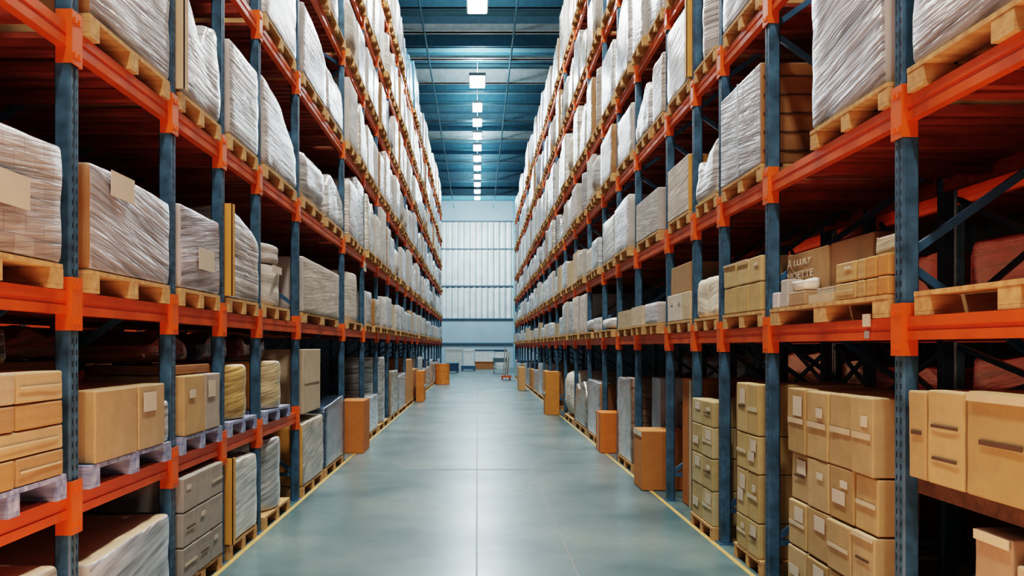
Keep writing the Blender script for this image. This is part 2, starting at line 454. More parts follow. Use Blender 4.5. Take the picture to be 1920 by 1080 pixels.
# location cards
g = MB(); g.box(1.845, 1.858, 4.28, 4.345, 1.595, 1.655); o = g.build('location_card', M['paper'], rackR); o.location = invR; o['label'] = 'white location card on the orange beam'
g = MB(); g.box(1.850, 1.8605, 4.30, 4.335, 1.540, 1.575); o = g.build('location_card', M['steel'], rackR); o.location = invR
g = MB(); g.box(-1.73, -1.738, 13.86, 14.14, 2.66, 2.80)
o = g.build('location_sign', M['paper'], rackL); o.location = invL; o['label'] = 'small white sign on a blue post'
g = MB(); g.box(-1.728, -1.73, 13.94, 14.06, 2.72, 2.745); g.build('sign_mark', M['grey_ink'], o)

# racks standing back to back behind, only glimpsed through the bays
def back_rack(s, P, Z, label):
    fx = FX[s] + DEPTH + .35
    root = empty('pallet_rack', (s * fx, P[0], 0)); tag(root, label, 'pallet rack')
    inv = Vector((-s * fx, -P[0], 0))
    for y in P:
        p = bpy.data.objects.new('upright_post', POST); link(p, root); p.location = (0, y - P[0], 0); p.scale = (s, 1, 1)
    for i in range(len(P) - 1):
        for k in sorted(Z):
            g = MB(); beam_geo(g, s, fx, P[i], P[i + 1], Z[k]); o = g.build('shelf_beam', M['orange'], root); o.location = inv
            g = MB(); a, b = P[i] + .06, P[i + 1] - .06
            g.box(s * (fx + .062), s * (fx + 1.0), a, b, Z[k] + .02, Z[k] + .048); o = g.build('deck_board', M['red_deck'], root); o.location = inv
    return fx
PLb = [2.6, 4.4, 6.4, 8.6, 11.0, 13.5, 16]; PRb = [2.4, 4.3, 6.3, 8.4, 10.8, 13.4, 16]
fxL = back_rack(-1, PLb, {1: 1.69, 2: 2.84, 3: 4.08, 4: 5.3}, 'dim orange and blue rack glimpsed behind the left rack')
fxR = back_rack(1, PRb, {1: 1.58, 2: 2.53, 3: 3.67, 4: 4.7}, 'dim orange and blue rack glimpsed behind the right rack')

# ---------------------------------------------------------------- goods
def axis(L_, r, n):
    a = [0, r * .35, r]
    for k in range(1, n): a.append(r + (L_ - 2 * r) * k / n)
    return a + [L_ - r, L_ - r * .35, L_]

def load_mesh(d, w, h, seed=0, style='wrap', mats=None, side=None, top=None, prof=None, res=7, amp=None):
    """a wrapped goods block: d deep (x), w wide (y), h high, origin at the base centre"""
    r = {'wrap': .024, 'block': .012, 'sack': min(d, w, h) * .26, 'drum': .03, 'peak': .045, 'bin': .02}[style]
    am = amp if amp is not None else {'wrap': .006, 'block': .002, 'sack': .016, 'drum': .004, 'peak': .012, 'bin': .003}[style]
    xs, ys, zs = axis(d, r, res), axis(w, r, res), axis(h, r, res)
    idx = {}; V = []; F = []; FM = []
    def vid(i, j, k):
        if (i, j, k) not in idx:
            idx[(i, j, k)] = len(V); V.append([xs[i] - d / 2, ys[j] - w / 2, zs[k]])
        return idx[(i, j, k)]
    nx, ny, nz = len(xs) - 1, len(ys) - 1, len(zs) - 1
    def face(q, m): F.append(q); FM.append(m)
    sm = 1 if side else 0; tm = (2 if side else 1) if top else 0
    for i in range(nx):
        for j in range(ny):
            face((vid(i, j, 0), vid(i, j + 1, 0), vid(i + 1, j + 1, 0), vid(i + 1, j, 0)), 0)
            face((vid(i, j, nz), vid(i + 1, j, nz), vid(i + 1, j + 1, nz), vid(i, j + 1, nz)), tm)
    for i in range(nx):
        for k in range(nz):
            face((vid(i, 0, k), vid(i + 1, 0, k), vid(i + 1, 0, k + 1), vid(i, 0, k + 1)), sm)
            face((vid(i, ny, k), vid(i, ny, k + 1), vid(i + 1, ny, k + 1), vid(i + 1, ny, k)), sm)
    for j in range(ny):
        for k in range(nz):
            face((vid(0, j, k), vid(0, j, k + 1), vid(0, j + 1, k + 1), vid(0, j + 1, k)), 0)
            face((vid(nx, j, k), vid(nx, j + 1, k), vid(nx, j + 1, k + 1), vid(nx, j, k + 1)), 0)
    rg = random.Random(seed)
    o3 = Vector((rg.random() * 50, rg.random() * 50, rg.random() * 50))
    drop = [rg.random() * (.10 if style == 'wrap' else .22 if style == 'sack' else .015) for _ in range(4)]
    tiers = max(2, round(h / .28)); lean = (rg.random() - .5) * (.03 if style in ('wrap', 'peak') else .004)
    for v in V:
        x, y, z = v
        # round the edges
        ix = min(max(x, -d / 2 + r), d / 2 - r); iy = min(max(y, -w / 2 + r), w / 2 - r); iz = min(max(z, r), h - r)
        dv = Vector((x - ix, y - iy, z - iz))
        if dv.length > 1e-9:
            q = Vector((ix, iy, iz)) + dv.normalized() * r
            x, y, z = q
        fz = z / h
        fu, fv = x / d + .5, y / w + .5
        if style == 'drum':
            px, py = x / (d / 2), y / (w / 2)
            mx = max(abs(px), abs(py), 1e-6); ln = math.hypot(px, py) or 1e-6
            kk = mx / ln
            kk = 1 - (1 - kk) * .9
            x *= kk; y *= kk
            ring = 1 - .018 * (1 - abs(math.sin(fz * math.pi * tiers)))
            x *= ring; y *= ring
        if style in ('wrap', 'peak', 'sack'):
            bul = abs(math.sin(fz * math.pi * tiers)) if style != 'sack' else math.sin(fz * math.pi) * 2.5
            sc = 1 + .010 * bul - .012
            if style == 'peak': sc -= .05 * fz * fz
            x *= sc; y *= sc
            y += lean * fz
        nz_ = noise.noise(Vector((x, y, z)) * 3.2 + o3) + .5 * noise.noise(Vector((x, y, z)) * 8 + o3)
        nrm = Vector((x / d * 2, y / w * 2, 0))
        if abs(nrm.x) > abs(nrm.y): x += am * nz_ * (1 if x > 0 else -1)
        else: y += am * nz_ * (1 if y > 0 else -1)
        dr = drop[0] * (1 - fu) * (1 - fv) + drop[1] * fu * (1 - fv) + drop[2] * (1 - fu) * fv + drop[3] * fu * fv
        if prof:
            t = fv * (len(prof) - 1); a = min(int(t), len(prof) - 2); tt = t - a
            tt = tt * tt * (3 - 2 * tt)
            dr += 1 - (prof[a] * (1 - tt) + prof[a + 1] * tt)
        z *= (1 - dr * fz)
        if fz > .9: z += am * 1.6 * noise.noise(Vector((x, y, 0)) * 6 + o3) - am
        x = min(max(x, -d / 2 - .015), d / 2 + .015); y = min(max(y, -w / 2 - .02), w / 2 + .02)
        v[0], v[1], v[2] = x, y, min(max(z, 0.0), h)
    me = bpy.data.meshes.new('load')
    me.from_pydata([tuple(v) for v in V], [], F)
    ml = [mats] + ([side] if side else []) + ([top] if top else [])
    for m_ in ml: me.materials.append(m_)
    for p, m_ in zip(me.polygons, FM):
        p.material_index = m_
        p.use_smooth = style != 'block'
    me.update()
    return me

def sheet(parent, name, mt, s, d, y0, y1, z0, z1, lab=None, t=.004, out=.012):
    """a sheet lying on the aisle-side face of a load"""
    g = MB(); xf = -s * (d / 2 + out)
    g.box(xf, xf - s * t, y0, y1, z0, z1)
    # turn the sheet's edges slightly
    o = g.build(name, mt, parent)
    if lab: o['label'] = lab
    return o

# ---- pallets
def pallet_parts(mat):
    t = MB(); st = []; bb = []
    for k in range(7):
        x = -.5 + k / 7 * 1.0
        t.box(x + .008, x + 1 / 7 - .012, -.5, .5, .083, .103)
    for k in range(3):
        y = (-.5, -.05, .4)[k]
        g = MB(); g.box(-.49, .49, y, y + .10, .018, .082); st.append(g)
        g = MB(); g.box(-.49, .49, y, y + .10, 0, .017); bb.append(g)
    return t.mesh('top_deck', mat), [g.mesh('stringer', mat) for g in st], [g.mesh('bottom_board', mat) for g in bb]
def pallet_single(mat):
    g = MB(); g.box(-.5, .5, -.5, .5, .083, .103)
    for k in range(3):
        y = (-.5, -.05, .4)[k]; g.box(-.49, .49, y, y + .10, 0, .083)
    return g.mesh('wooden_pallet', mat)
PM = {'wood': pallet_parts(M['wood']), 'blue': pallet_parts(M['wood_blue'])}
PS = pallet_single(M['wood'])
PH = 0.103
far_pallets = MB()
def pallet(s, y0, y1, z, xf, d, label, kind='wood', detail=True, group=None):
    loc = (s * (xf + d / 2), (y0 + y1) / 2, z)
    if y0 > 30:
        c = loc; w = y1 - y0
        far_pallets.box(c[0] - d / 2, c[0] + d / 2, y0, y1, z + .083, z + .103)
        for k in range(3):
            y = c[1] + (-.5, -.05, .4)[k] * w; far_pallets.box(c[0] - d / 2, c[0] + d / 2, y, y + .1 * w, z, z + .083)
        return None
    nm = 'wooden_pallet'
    if detail:
        t = empty(nm, loc); t.scale = (d, y1 - y0, 1)
        td, st, bd = PM[kind]
        link(bpy.data.objects.new('top_deck', td), t); [link(bpy.data.objects.new('bottom_board', g), t) for g in bd]
        for g in st: link(bpy.data.objects.new('stringer', g), t)
    else:
        t = link(bpy.data.objects.new(nm, PS)); t.location = loc; t.scale = (d, y1 - y0, 1)
    tag(t, label, 'pallet', group)
    return t

LEVEL = {'f': 'on the floor', 0: 'low shelf', 1: 'eye-level shelf', 2: 'first shelf above eye level', 3: 'second shelf above eye level', 4: 'third shelf above eye level', 5: 'fourth shelf above eye level', 6: 'top shelf'}
SIDE = {-1: 'left rack', 1: 'right rack'}
def base_z(s, lv):
    if lv == 'f': return 0.0005
    if lv == 0: return .81 + .052
    return (ZL if s < 0 else ZR)[lv] + .052
def bay_of(s, y):
    P = PL if s < 0 else PR
    for i in range(len(P) - 1):
        if P[i] <= y < P[i + 1]: return i
    return len(P) - 2

def load(s, lv, y0, y1, h, label, name='wrapped_load', style='wrap', mat='film', color=(.8, .78, .74), side=None, top=None, prof=None,
         d=1.0, xf=None, plabel=None, pkind='wood', on_pallet=True, z=None, res=9, cat='wrapped load', labels=(), corner=None, seed=None, amp=None, pwide=0.0):
    """one load with its own pallet beneath; labels: (y0,y1,z0,z1) fractions of paper labels on the aisle face"""
    xf = (FX[s] - .02) if xf is None else xf
    zb = base_z(s, lv) if z is None else z
    if on_pallet:
        pallet(s, y0 - pwide, y1 + pwide, zb, xf - .005, d + .01, plabel or ('pale wooden pallet under the ' + label)[:200], pkind)
        zb += PH + .001
    me = load_mesh(d, y1 - y0, h, seed if seed is not None else R.randrange(9999), style, M[mat], M[side] if side else None, M[top] if top else None, prof, res, amp)
    o = link(bpy.data.objects.new(name, me)); o.location = (s * (xf + d / 2), (y0 + y1) / 2, zb)
    if lv in (2, 3) and zb > 2.4: color = tuple(q * .84 for q in color)  # upper-shelf goods darkened in colour to offset strong lamp light
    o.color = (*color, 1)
    tag(o, label, cat)
    w = y1 - y0
    for (a, b, c, e) in labels:
        sheet(o, 'paper_label', M['paper'], s, d, -w / 2 + a * w, -w / 2 + b * w, c * h, e * h)
    if corner:
        g = MB(); yy = -w / 2 - .022; g.box(-s * (d / 2 + .022), -s * (d / 2 - .06), yy, yy + .006, .01, h * .99); g.box(-s * (d / 2 + .016), -s * (d / 2 + .022), yy, yy + .07, .01, h * .99)
        c = g.build('corner_board', M[corner], o); c['label'] = 'brown cardboard corner strip'
    return o

def carton(s, y0, y1, z0, h, label, color=(.52, .34, .17), d=.45, xf=None, marks=('tape',), name='carton', cat='carton', group=None, slump=0, mat='kraft'):
    """a closed cardboard box: body, lid flaps seam, tape, slots or labels as parts. returns its top z"""
    xf = (FX[s] - .01) if xf is None else xf
    w = y1 - y0 - .016
    g = MB(); g.box(-d / 2, d / 2, -w / 2, w / 2, 0, h)
    me = g.mesh('carton', M[mat])
    bm = bmesh.new(); bm.from_mesh(me)
    bmesh.ops.subdivide_edges(bm, edges=bm.edges[:], cuts=3, use_grid_fill=True)
    rg = random.Random(int(y0 * 1000) + int(z0 * 977))
    bl = .002 + .002 * rg.random(); xf_j = 0; off = Vector((rg.random() * 9, rg.random() * 9, 0)); sk = (rg.random() - .5) * .006
    for v in bm.verts:
        fx_, fy, fz = v.co.x / d * 2, v.co.y / w * 2, v.co.z / h * 2 - 1
        n_ = noise.noise(v.co * 5 + off) * .003
        inner = (1 - fx_ ** 2 if abs(fx_) < .99 else 1) * (1 - fy ** 2 if abs(fy) < .99 else 1) * (1 - fz ** 2 if abs(fz) < .99 else 1)
        if abs(fx_) > .99: v.co.x += (1 if fx_ > 0 else -1) * (bl * inner + n_)
        if abs(fy) > .99 and inner > .01: v.co.y += (1 if fy > 0 else -1) * min(.002, bl * inner * .4)
        if fz > .99: v.co.z -= bl * inner * .6 + .001
        v.co.x += sk * (fz + 1) / 2
    bm.to_mesh(me); bm.free()
    o = link(bpy.data.objects.new(name, me)); o.location = (s * (xf + d / 2), (y0 + y1) / 2, z0 + .001)
    mod = o.modifiers.new('bevel', 'BEVEL'); mod.width = .008; mod.segments = 2; mod.limit_method = 'ANGLE'; mod.angle_limit = 1.0
    o.color = (*[q * .86 for q in color], 1); tag(o, label, cat, group)
    fxx = -s * (d / 2 + bl + .0035)
    def patch(nm, mt, a, b, c, e, t=.002):
        q = MB(); q.box(fxx, fxx - s * t, -w / 2 + a * w, -w / 2 + b * w, c * h, e * h); return q.build(nm, M[mt], o)
    for m_ in marks:
        if m_ == 'tape': patch('tape_strip', 'tape', .06, .94, .46, .54)
        elif m_ == 'slot': patch('hand_slot', 'slit', .2, .8, .50, .545)
        elif m_ == 'slot2': patch('hand_slot', 'slit', .12, .88, .60, .63); patch('hand_slot', 'slit', .15, .85, .26, .29)
        elif m_ == 'label': patch('paper_label', 'paper', .12, .62, .58, .88)
        elif m_ == 'label_low': patch('paper_label', 'paper', .3, .85, .3, .55)
        elif m_ == 'small': patch('paper_label', 'paper', .2, .5, .62, .76)
        elif m_ == 'flap': patch('lid_edge', 'tape', .02, .98, .90, .985, .005)
        elif m_ == 'vtape': patch('tape_strip', 'tape', .44, .56, .0, .99)
        elif m_ == 'seam':
            q = MB(); q.box(-d / 2 + .01, d / 2 - .01, -.0225, .0225, h - .002, h + .0005); q.build('tape_strip', M['tape'], o)
    return o, z0 + h + .002

KR = [(.48, .325, .155), (.53, .37, .18), (.44, .295, .13), (.55, .395, .21), (.50, .355, .18)]
# ================================================================= LEFT RACK, near goods
# floor level
load(-1, 'f', 2.75, 3.76, .53, 'kraft-topped wrapped load at the bottom left corner of the photo', top='top_kraft', mat='film_tan', color=(.6, .56, .5),
     plabel='wooden pallet under the load at the bottom left corner')
load(-1, 'f', 4.06, 5.12, .47, 'low silver film-wrapped load with a kraft top, floor of left rack', mat='film_silver', side='side_grey', top='top_kraft', color=(.62, .65, .68),
     plabel='wooden pallet under the low silver load with a kraft top')
# grey carton block: 4 x 3 cartons stacked on one pallet
pallet(-1, 5.31, 6.155, base_z(-1, 'f'), 1.72, 1.0, 'wooden pallet under the stack of grey cartons on the floor, left rack')
zz = base_z(-1, 'f') + PH + .001
for r_ in range(3):
    for c_ in range(3):
        y0 = 5.32 + c_ * .28
        _, zt = carton(-1, y0, y0 + .28, zz, .205, 'grey-brown carton in the floor stack of left rack, %s row up, %s from the camera' % (ORD[r_], ORD[c_]), color=(.40, .36, .31), d=.9, xf=1.73,
               marks=(('tape',), ('slot',), ('small',), ())[(r_ + c_) % 4], group='grey cartons stacked on the left floor pallet')
    zz = zt
load(-1, 'f', 6.36, 7.14, .62, 'tall wrapped load with a golden cardboard flank, floor of left rack', mat='film', side='side_gold', color=(.74, .70, .62), corner='side_gold',
     plabel='golden-ended wooden pallet under the tall golden-flanked load')
load(-1, 'f', 7.40, 8.40, .62, 'silver wrapped round bundle with horizontal bands on the left floor', mat='film_silver', style='drum', color=(.66, .67, .66), cat='wrapped bundle',
     plabel='wooden pallet under the silver banded round bundle')
load(-1, 'f', 9.0, 10.2, .70, 'brown-sided wrapped load under the tall beige box, left floor', mat='film_tan', side='side_gold', color=(.55, .5, .42),
     plabel='wooden pallet under the brown-sided load, left floor')
load(-1, 'f', 10.35, 11.75, .78, 'dark blue film-covered load just before the orange box', mat='film_dark', color=(.05, .10, .16), plabel='wooden pallet under the dark blue film-covered load', name='dark_wrapped_load')
carton(-1, 9.15, 10.15, base_z(-1, 'f') + PH + .712, .66, 'tall beige box standing on the brown-sided load, left rack', color=(.60, .47, .33), d=.8, xf=1.76, marks=('tape',))
# orange box out in the aisle
carton(-1, 12.72, 13.45, .0, .74, 'tall orange cardboard box standing on the floor line, left side', color=(.62, .20, .045), d=.34, xf=1.60, marks=('seam',), cat='box')
load(-1, 'f', 14.1, 15.8, .62, 'silver crinkled film load right behind the tall orange box', mat='film_silver', color=(.7, .72, .74), plabel='wooden pallet under the silver crinkled load behind the orange box')
load(-1, 'f', 16.0, 17.75, 1.22, 'tall silver wrapped drum stack on the left floor', mat='film_silver', style='drum', color=(.68, .71, .72), name='wrapped_drum_stack', cat='wrapped bundle', plabel='wooden pallet under the tall silver drum stack')
load(-1, 'f', 18.1, 19.8, .95, 'olive-grey wrapped stack beyond the tall silver drums', mat='film_tan', side='side_brown', color=(.48, .42, .33), plabel='wooden pallet under the olive-grey stack beyond the silver drums')

# low shelf (blue pallets)
pallet(-1, 2.95, 3.82, base_z(-1, 0), 1.72, 1.0, 'blue wooden pallet on the low shelf, bay nearest the camera', 'blue')
zz = base_z(-1, 0) + PH + .001
slabs = [(.11, 2), (.10, 1), (.10, 2), (.12, 2)]
for r_, (h_, n_) in enumerate(slabs):
    for c_ in range(n_):
        w_ = .80 / n_
        _, zt = carton(-1, 3.0 + c_ * w_, 3.0 + (c_ + 1) * w_, zz, h_, 'flat tan carton in the leftmost low-shelf stack, %s row up, %s one' % (ORD[r_], 'nearer' if c_ == 0 else 'farther'),
                       color=[(.50, .28, .12), (.58, .40, .22), (.45, .27, .13), (.55, .42, .28)][r_ if c_ == 0 else (r_ + 2) % 4], d=.8, marks=((), ('tape',), ('small',))[(r_ + c_) % 3], xf=1.735, group='flat cartons on the low shelf')
    zz = zt
pallet(-1, 4.05, 5.13, base_z(-1, 0), 1.72, 1.0, 'blue wooden pallet on the low shelf under two tall tan cartons', 'blue')
zz = base_z(-1, 0) + PH + .001
carton(-1, 4.10, 4.62, zz, .335, 'large tan carton on the low shelf, nearer of a pair with brown flank', color=(.56, .37, .19), d=.48, marks=(), xf=1.73, mat='kraft_film')
carton(-1, 4.63, 5.02, zz, .335, 'large tan carton with pale label on the low shelf, farther of a pair', color=(.54, .37, .20), d=.48, marks=('label',), xf=1.73, mat='kraft_film')
carton(-1, 4.10, 5.05, zz, .46, 'long brown carton lying behind the pair of large tan cartons', color=(.34, .18, .08), d=.44, marks=(), xf=2.24)
load(-1, 0, 5.04, 5.13, .25, 'narrow crumple of silver film beside the pair of tan cartons', mat='film_silver', color=(.7, .72, .75), on_pallet=False, z=zz, d=.45, xf=1.74, res=5, name='film_bundle', cat='film')
pallet(-1, 5.31, 6.15, base_z(-1, 0), 1.72, 1.0, 'blue wooden pallet on the low shelf under the labelled carton pair', 'blue')
carton(-1, 5.35, 5.76, zz, .36, 'golden tan carton on the low shelf, third bay, nearer one', color=(.55, .36, .17), d=.6, marks=('small',), xf=1.73)
carton(-1, 5.77, 6.10, zz, .36, 'greyish carton with a white label on the low shelf, third bay', color=(.45, .39, .32), d=.6, marks=('label',), xf=1.73)
carton(-1, 5.35, 6.08, zz + .363, .06, 'flat brown tray lid on the third-bay low-shelf cartons', color=(.36, .17, .07), d=.5, marks=(), xf=1.80)
load(-1, 0, 6.36, 7.14, .41, 'golden round cardboard drum with silver film on the low shelf', style='drum', mat='film', side='side_gold', top='top_kraft', color=(.80, .54, .22), name='cardboard_drum', cat='drum', pkind='blue', plabel='blue pallet under the golden round cardboard drum')
load(-1, 0, 7.42, 8.42, .42, 'cream banded round drum on the low shelf, fifth bay', style='drum', mat='film', side='side_gold', color=(.78, .60, .36), name='cardboard_drum', cat='drum', pkind='blue', plabel='blue pallet under the cream banded drum')

# eye-level shelf
load(-1, 1, 2.72, 3.80, .50, 'grey film-wrapped load at the left edge with cartons showing through', mat='film_tan', color=(.52, .52, .55), labels=((.35, .7, .35, .6),), seed=5,
     plabel='wooden pallet under the wrapped load at the left edge, eye level')
load(-1, 1, 4.06, 5.12, .52, 'silver-grey wrapped load with brown cardboard flank, eye level, second bay', mat='film', side='side_brown', color=(.56, .55, .57), labels=((.18, .45, .70, .93),), prof=(.97, 1, 1, .97), seed=21,
     plabel='wooden pallet under the brown-flanked silver load, eye level')
load(-1, 1, 5.31, 6.12, .54, 'lavender-grey wrapped load with pale label, eye level, third bay', mat='film', color=(.60, .59, .64), labels=((.35, .75, .25, .5),), side='side_grey', seed=33,
     plabel='wooden pallet under the lavender-grey load, eye level')
load(-1, 1, 6.34, 7.20, .66, 'tall grey wrapped load with brown corner strip, eye level, fourth bay', mat='film_tan', color=(.62, .58, .56), corner='side_gold', prof=(1, .97, .93, .84), seed=8,
     plabel='wooden pallet under the load with brown corner strip, eye level')
zz = base_z(-1, 1)
pallet(-1, 7.38, 8.42, zz, 1.73, 1.0, 'wooden pallet under the two stacked white drums, eye level')
load(-1, 1, 7.42, 8.30, .36, 'lower white round carton of a stacked pair, eye level, fifth bay', style='drum', mat='film_soft', color=(.70, .65, .58), on_pallet=False, z=zz + PH + .001, d=.9, name='round_carton', cat='round carton', labels=((.2, .6, .78, .95),))
load(-1, 1, 7.46, 8.20, .17, 'upper grey round carton of a stacked pair, eye level, fifth bay', style='drum', mat='film_soft', color=(.56, .52, .48), on_pallet=False, z=zz + PH + .364, d=.8, name='round_carton', cat='round carton')
load(-1, 1, 9.02, 11.35, .56, 'wide beige octagonal bulk bin with plain sides, eye level', style='bin', mat='film_soft', side='side_grey', color=(.62, .55, .47), name='bulk_bin', cat='bulk bin', plabel='wooden pallet under the wide beige bulk bin')
load(-1, 1, 12.1, 13.75, .70, 'tall beige wrapped bin beside the small white sign, eye level', style='drum', mat='film_soft', color=(.66, .60, .53), name='bulk_bin', cat='bulk bin', plabel='wooden pallet under the tall beige bin by the white sign')

# first shelf above eye level
load(-1, 2, 4.06, 5.12, .92, 'big silver film-wrapped load at the upper left, brown flank, second bay', mat='film', side='side_brown', color=(.66, .66, .67), seed=3, plabel='wooden pallet under the big silver load at the upper left')
load(-1, 2, 5.31, 6.14, .78, 'white wrapped load with a dip in its top, upper left, third bay', style='peak', mat='film', side='side_gold', color=(.80, .80, .80), prof=(1.0, .86, .56, .80, .86), corner='top_kraft', seed=14,
     plabel='wooden pallet under the white load with a dipped top')
load(-1, 2, 6.36, 7.18, .72, 'plain pale grey wrapped load, upper left, fourth bay', mat='film', side='side_grey', color=(.68, .66, .64), seed=41, plabel='wooden pallet under the plain pale grey load, upper left')
load(-1, 2, 7.40, 8.72, .76, 'sloping pale load slumping away from the camera, upper left, fifth bay', style='peak', mat='film', side='side_grey', color=(.74, .71, .68), prof=(1, .98, .9, .74, .55), seed=9, plabel='wooden pallet under the sloping pale load')
load(-1, 2, 9.02, 10.3, .62, 'bulging white sack load with crumpled top, upper left, sixth bay', style='sack', mat='film', side='side_grey', color=(.80, .79, .77), seed=2, plabel='wooden pallet under the bulging white sack load')
load(-1, 2, 10.45, 11.75, .60, 'white wrapped load behind the bulging sack load, upper left', style='peak', mat='film', color=(.78, .76, .73), prof=(.7, 1, .9, .7), plabel='wooden pallet behind the bulging sack load')
# second shelf above
load(-1, 3, 7.42, 8.70, .88, 'white wrapped load cut by the top edge of the photo, left rack', mat='film', color=(.80, .80, .80), plabel='wooden pallet of the load cut by the top edge, left rack')
load(-1, 3, 9.05, 10.4, .74, 'pale wrapped load, grey flank, second shelf above eye level, left rack', mat='film', side='side_grey', color=(.76, .76, .76), prof=(1, 1, .95, .8), plabel='wooden pallet of the grey-flanked load, second shelf above eye level, left')
load(-1, 3, 10.5, 11.75, .58, 'smaller white load beside the grey-flanked one, left rack', style='peak', mat='film', color=(.82, .8, .77), plabel='wooden pallet of the smaller white load beside the grey-flanked one')

# crumpled dark film over the low-shelf goods, under the eye-level beam
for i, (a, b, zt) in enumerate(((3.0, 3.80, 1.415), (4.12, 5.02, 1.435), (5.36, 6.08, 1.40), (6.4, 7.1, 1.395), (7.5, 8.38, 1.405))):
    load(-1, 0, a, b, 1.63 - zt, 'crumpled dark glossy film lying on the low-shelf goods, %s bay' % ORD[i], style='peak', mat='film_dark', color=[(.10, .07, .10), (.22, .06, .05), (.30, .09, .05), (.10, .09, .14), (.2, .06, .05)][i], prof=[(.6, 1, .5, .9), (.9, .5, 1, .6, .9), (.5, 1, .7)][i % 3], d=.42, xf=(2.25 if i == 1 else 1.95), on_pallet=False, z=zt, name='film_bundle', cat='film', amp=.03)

# ================================================================= RIGHT RACK, near goods
# floor: bay next to the camera, cartons on the low board
for i, (a, b, mk) in enumerate(((3.72, 3.88, ('slot',)), (3.43, 3.715, ('slot2',)), (2.96, 3.42, ('slot', 'flap')))):
    carton(1, a, b, .946, .37 + .01 * i, ['narrow tan carton on the low board, first past the thick post', 'tan carton with two slots on the low board', 'wide tan carton on the low board at the right edge'][i],
           color=KR[i], d=.5, marks=mk, xf=1.845)
for i, (a, b, z0, h_) in enumerate(((3.16, 3.41, .002, .40), (3.16, 3.41, .405, .42), (2.78, 3.15, .002, .38), (2.78, 3.15, .385, .36))):
    carton(1, a, b, z0, h_, ['lower brown carton on the floor under the low board', 'upper brown carton on the floor under the low board', 'lower pale carton in the bottom right corner', 'upper pale carton in the bottom right corner'][i],
           color=[(.36, .24, .15), (.40, .27, .17), (.5, .36, .22), (.56, .43, .28)][i], d=.5, marks=(('slot',), ('flap',), (), ('label_low',))[i], xf=1.87)
# big carton wall: four columns by four rows
pallet(1, 4.18, 5.45, base_z(1, 'f'), 1.83, 1.0, 'wooden pallet under the wall of tan cartons beside the thick post')
cols = [4.21, 4.47, 4.78, 5.09, 5.38]
zz = base_z(1, 'f') + PH + .001
marks = [[('small',), ('slot',), ('label', 'slot'), ('label_low',)], [('slot', 'flap'), ('tape',), ('label',), ('label', 'tape')], [('tape',), ('label_low', 'small'), ('small',), ('label', 'slot')], [('tape', 'small'), ('tape',), ('tape', 'small'), ('label', 'tape')]]
for r_, h_ in enumerate((.235, .265, .275, .375)):
    for c_ in range(4):
        _, zt = carton(1, cols[c_], cols[c_ + 1], zz, h_ - .003 * ((c_ + r_) % 3), 'tan carton in wall beside the thick post, %s row up, %s column from post' % (ORD[r_], ORD[c_]),
                       color=KR[(r_ * 3 + c_) % 5], d=(.19, .30, .42, .5)[c_], xf=1.842 + (.010 if r_ == 2 else 0) + .006 * ((c_ * 2 + r_) % 3), marks=marks[r_][c_], group='tan cartons in the wall by the thick post')
    zz = zt + .003
# shorter stack next bay
pallet(1, 5.88, 6.50, base_z(1, 'f'), 1.83, 1.0, 'wooden pallet under the second stack of tan cartons, right floor')
zz = base_z(1, 'f') + PH + .001
for r_, h_ in enumerate((.23, .32, .25, .34)):
    for c_ in range(2):
        a = 5.93 + c_ * .25
        _, zt = carton(1, a, a + .25, zz, h_, 'tan carton in the second right floor stack, %s row up, %s column' % (ORD[r_], 'nearer' if c_ == 0 else 'farther'),
                       color=(.52, .37, .16) if (r_ + c_) % 2 else (.58, .42, .20), d=.7, xf=1.84, marks=(('label', 'slot'), ('small', 'tape'), ('label_low', 'label'), ('tape',))[(r_ + c_) % 4], group='tan cartons in the second right floor stack')
    zz = zt
carton(1, 6.52, 6.84, .002, 1.22, 'tall plain brown carton between the second and third carton stacks', color=(.34, .19, .09), d=.5, xf=1.95, marks=())
pallet(1, 6.99, 7.69, base_z(1, 'f'), 1.80, 1.0, 'wooden pallet with a golden end under the third carton stack')
zz = base_z(1, 'f') + PH + .001
for r_, h_ in enumerate((.27, .25, .24, .20)):
    for c_ in range(2):
        a = 7.005 + c_ * .338
        _, zt = carton(1, a, a + .338, zz, h_, 'olive-tan carton in the third right floor stack, %s row up, %s column' % (ORD[r_], 'nearer' if c_ == 0 else 'farther'),
                       color=(.48, .36, .17) if (r_ + c_) % 2 else (.55, .44, .24), d=.6, xf=1.82, marks=(('label', 'tape'), ('label_low',), ('small', 'slot'), ('label',))[(r_ * 2 + c_) % 4], group='olive-tan cartons in the third right floor stack')
    zz = zt
carton(1, 8.05, 8.75, .002, 1.20, 'tall orange-brown carton behind the big orange box, right side', color=(.52, .19, .05), d=.6, xf=1.98, marks=('vtape',))
carton(1, 7.85, 8.02, .002, 1.05, 'narrow tan carton beside the tall orange-brown carton', color=(.48, .30, .12), d=.5, xf=1.98, marks=())
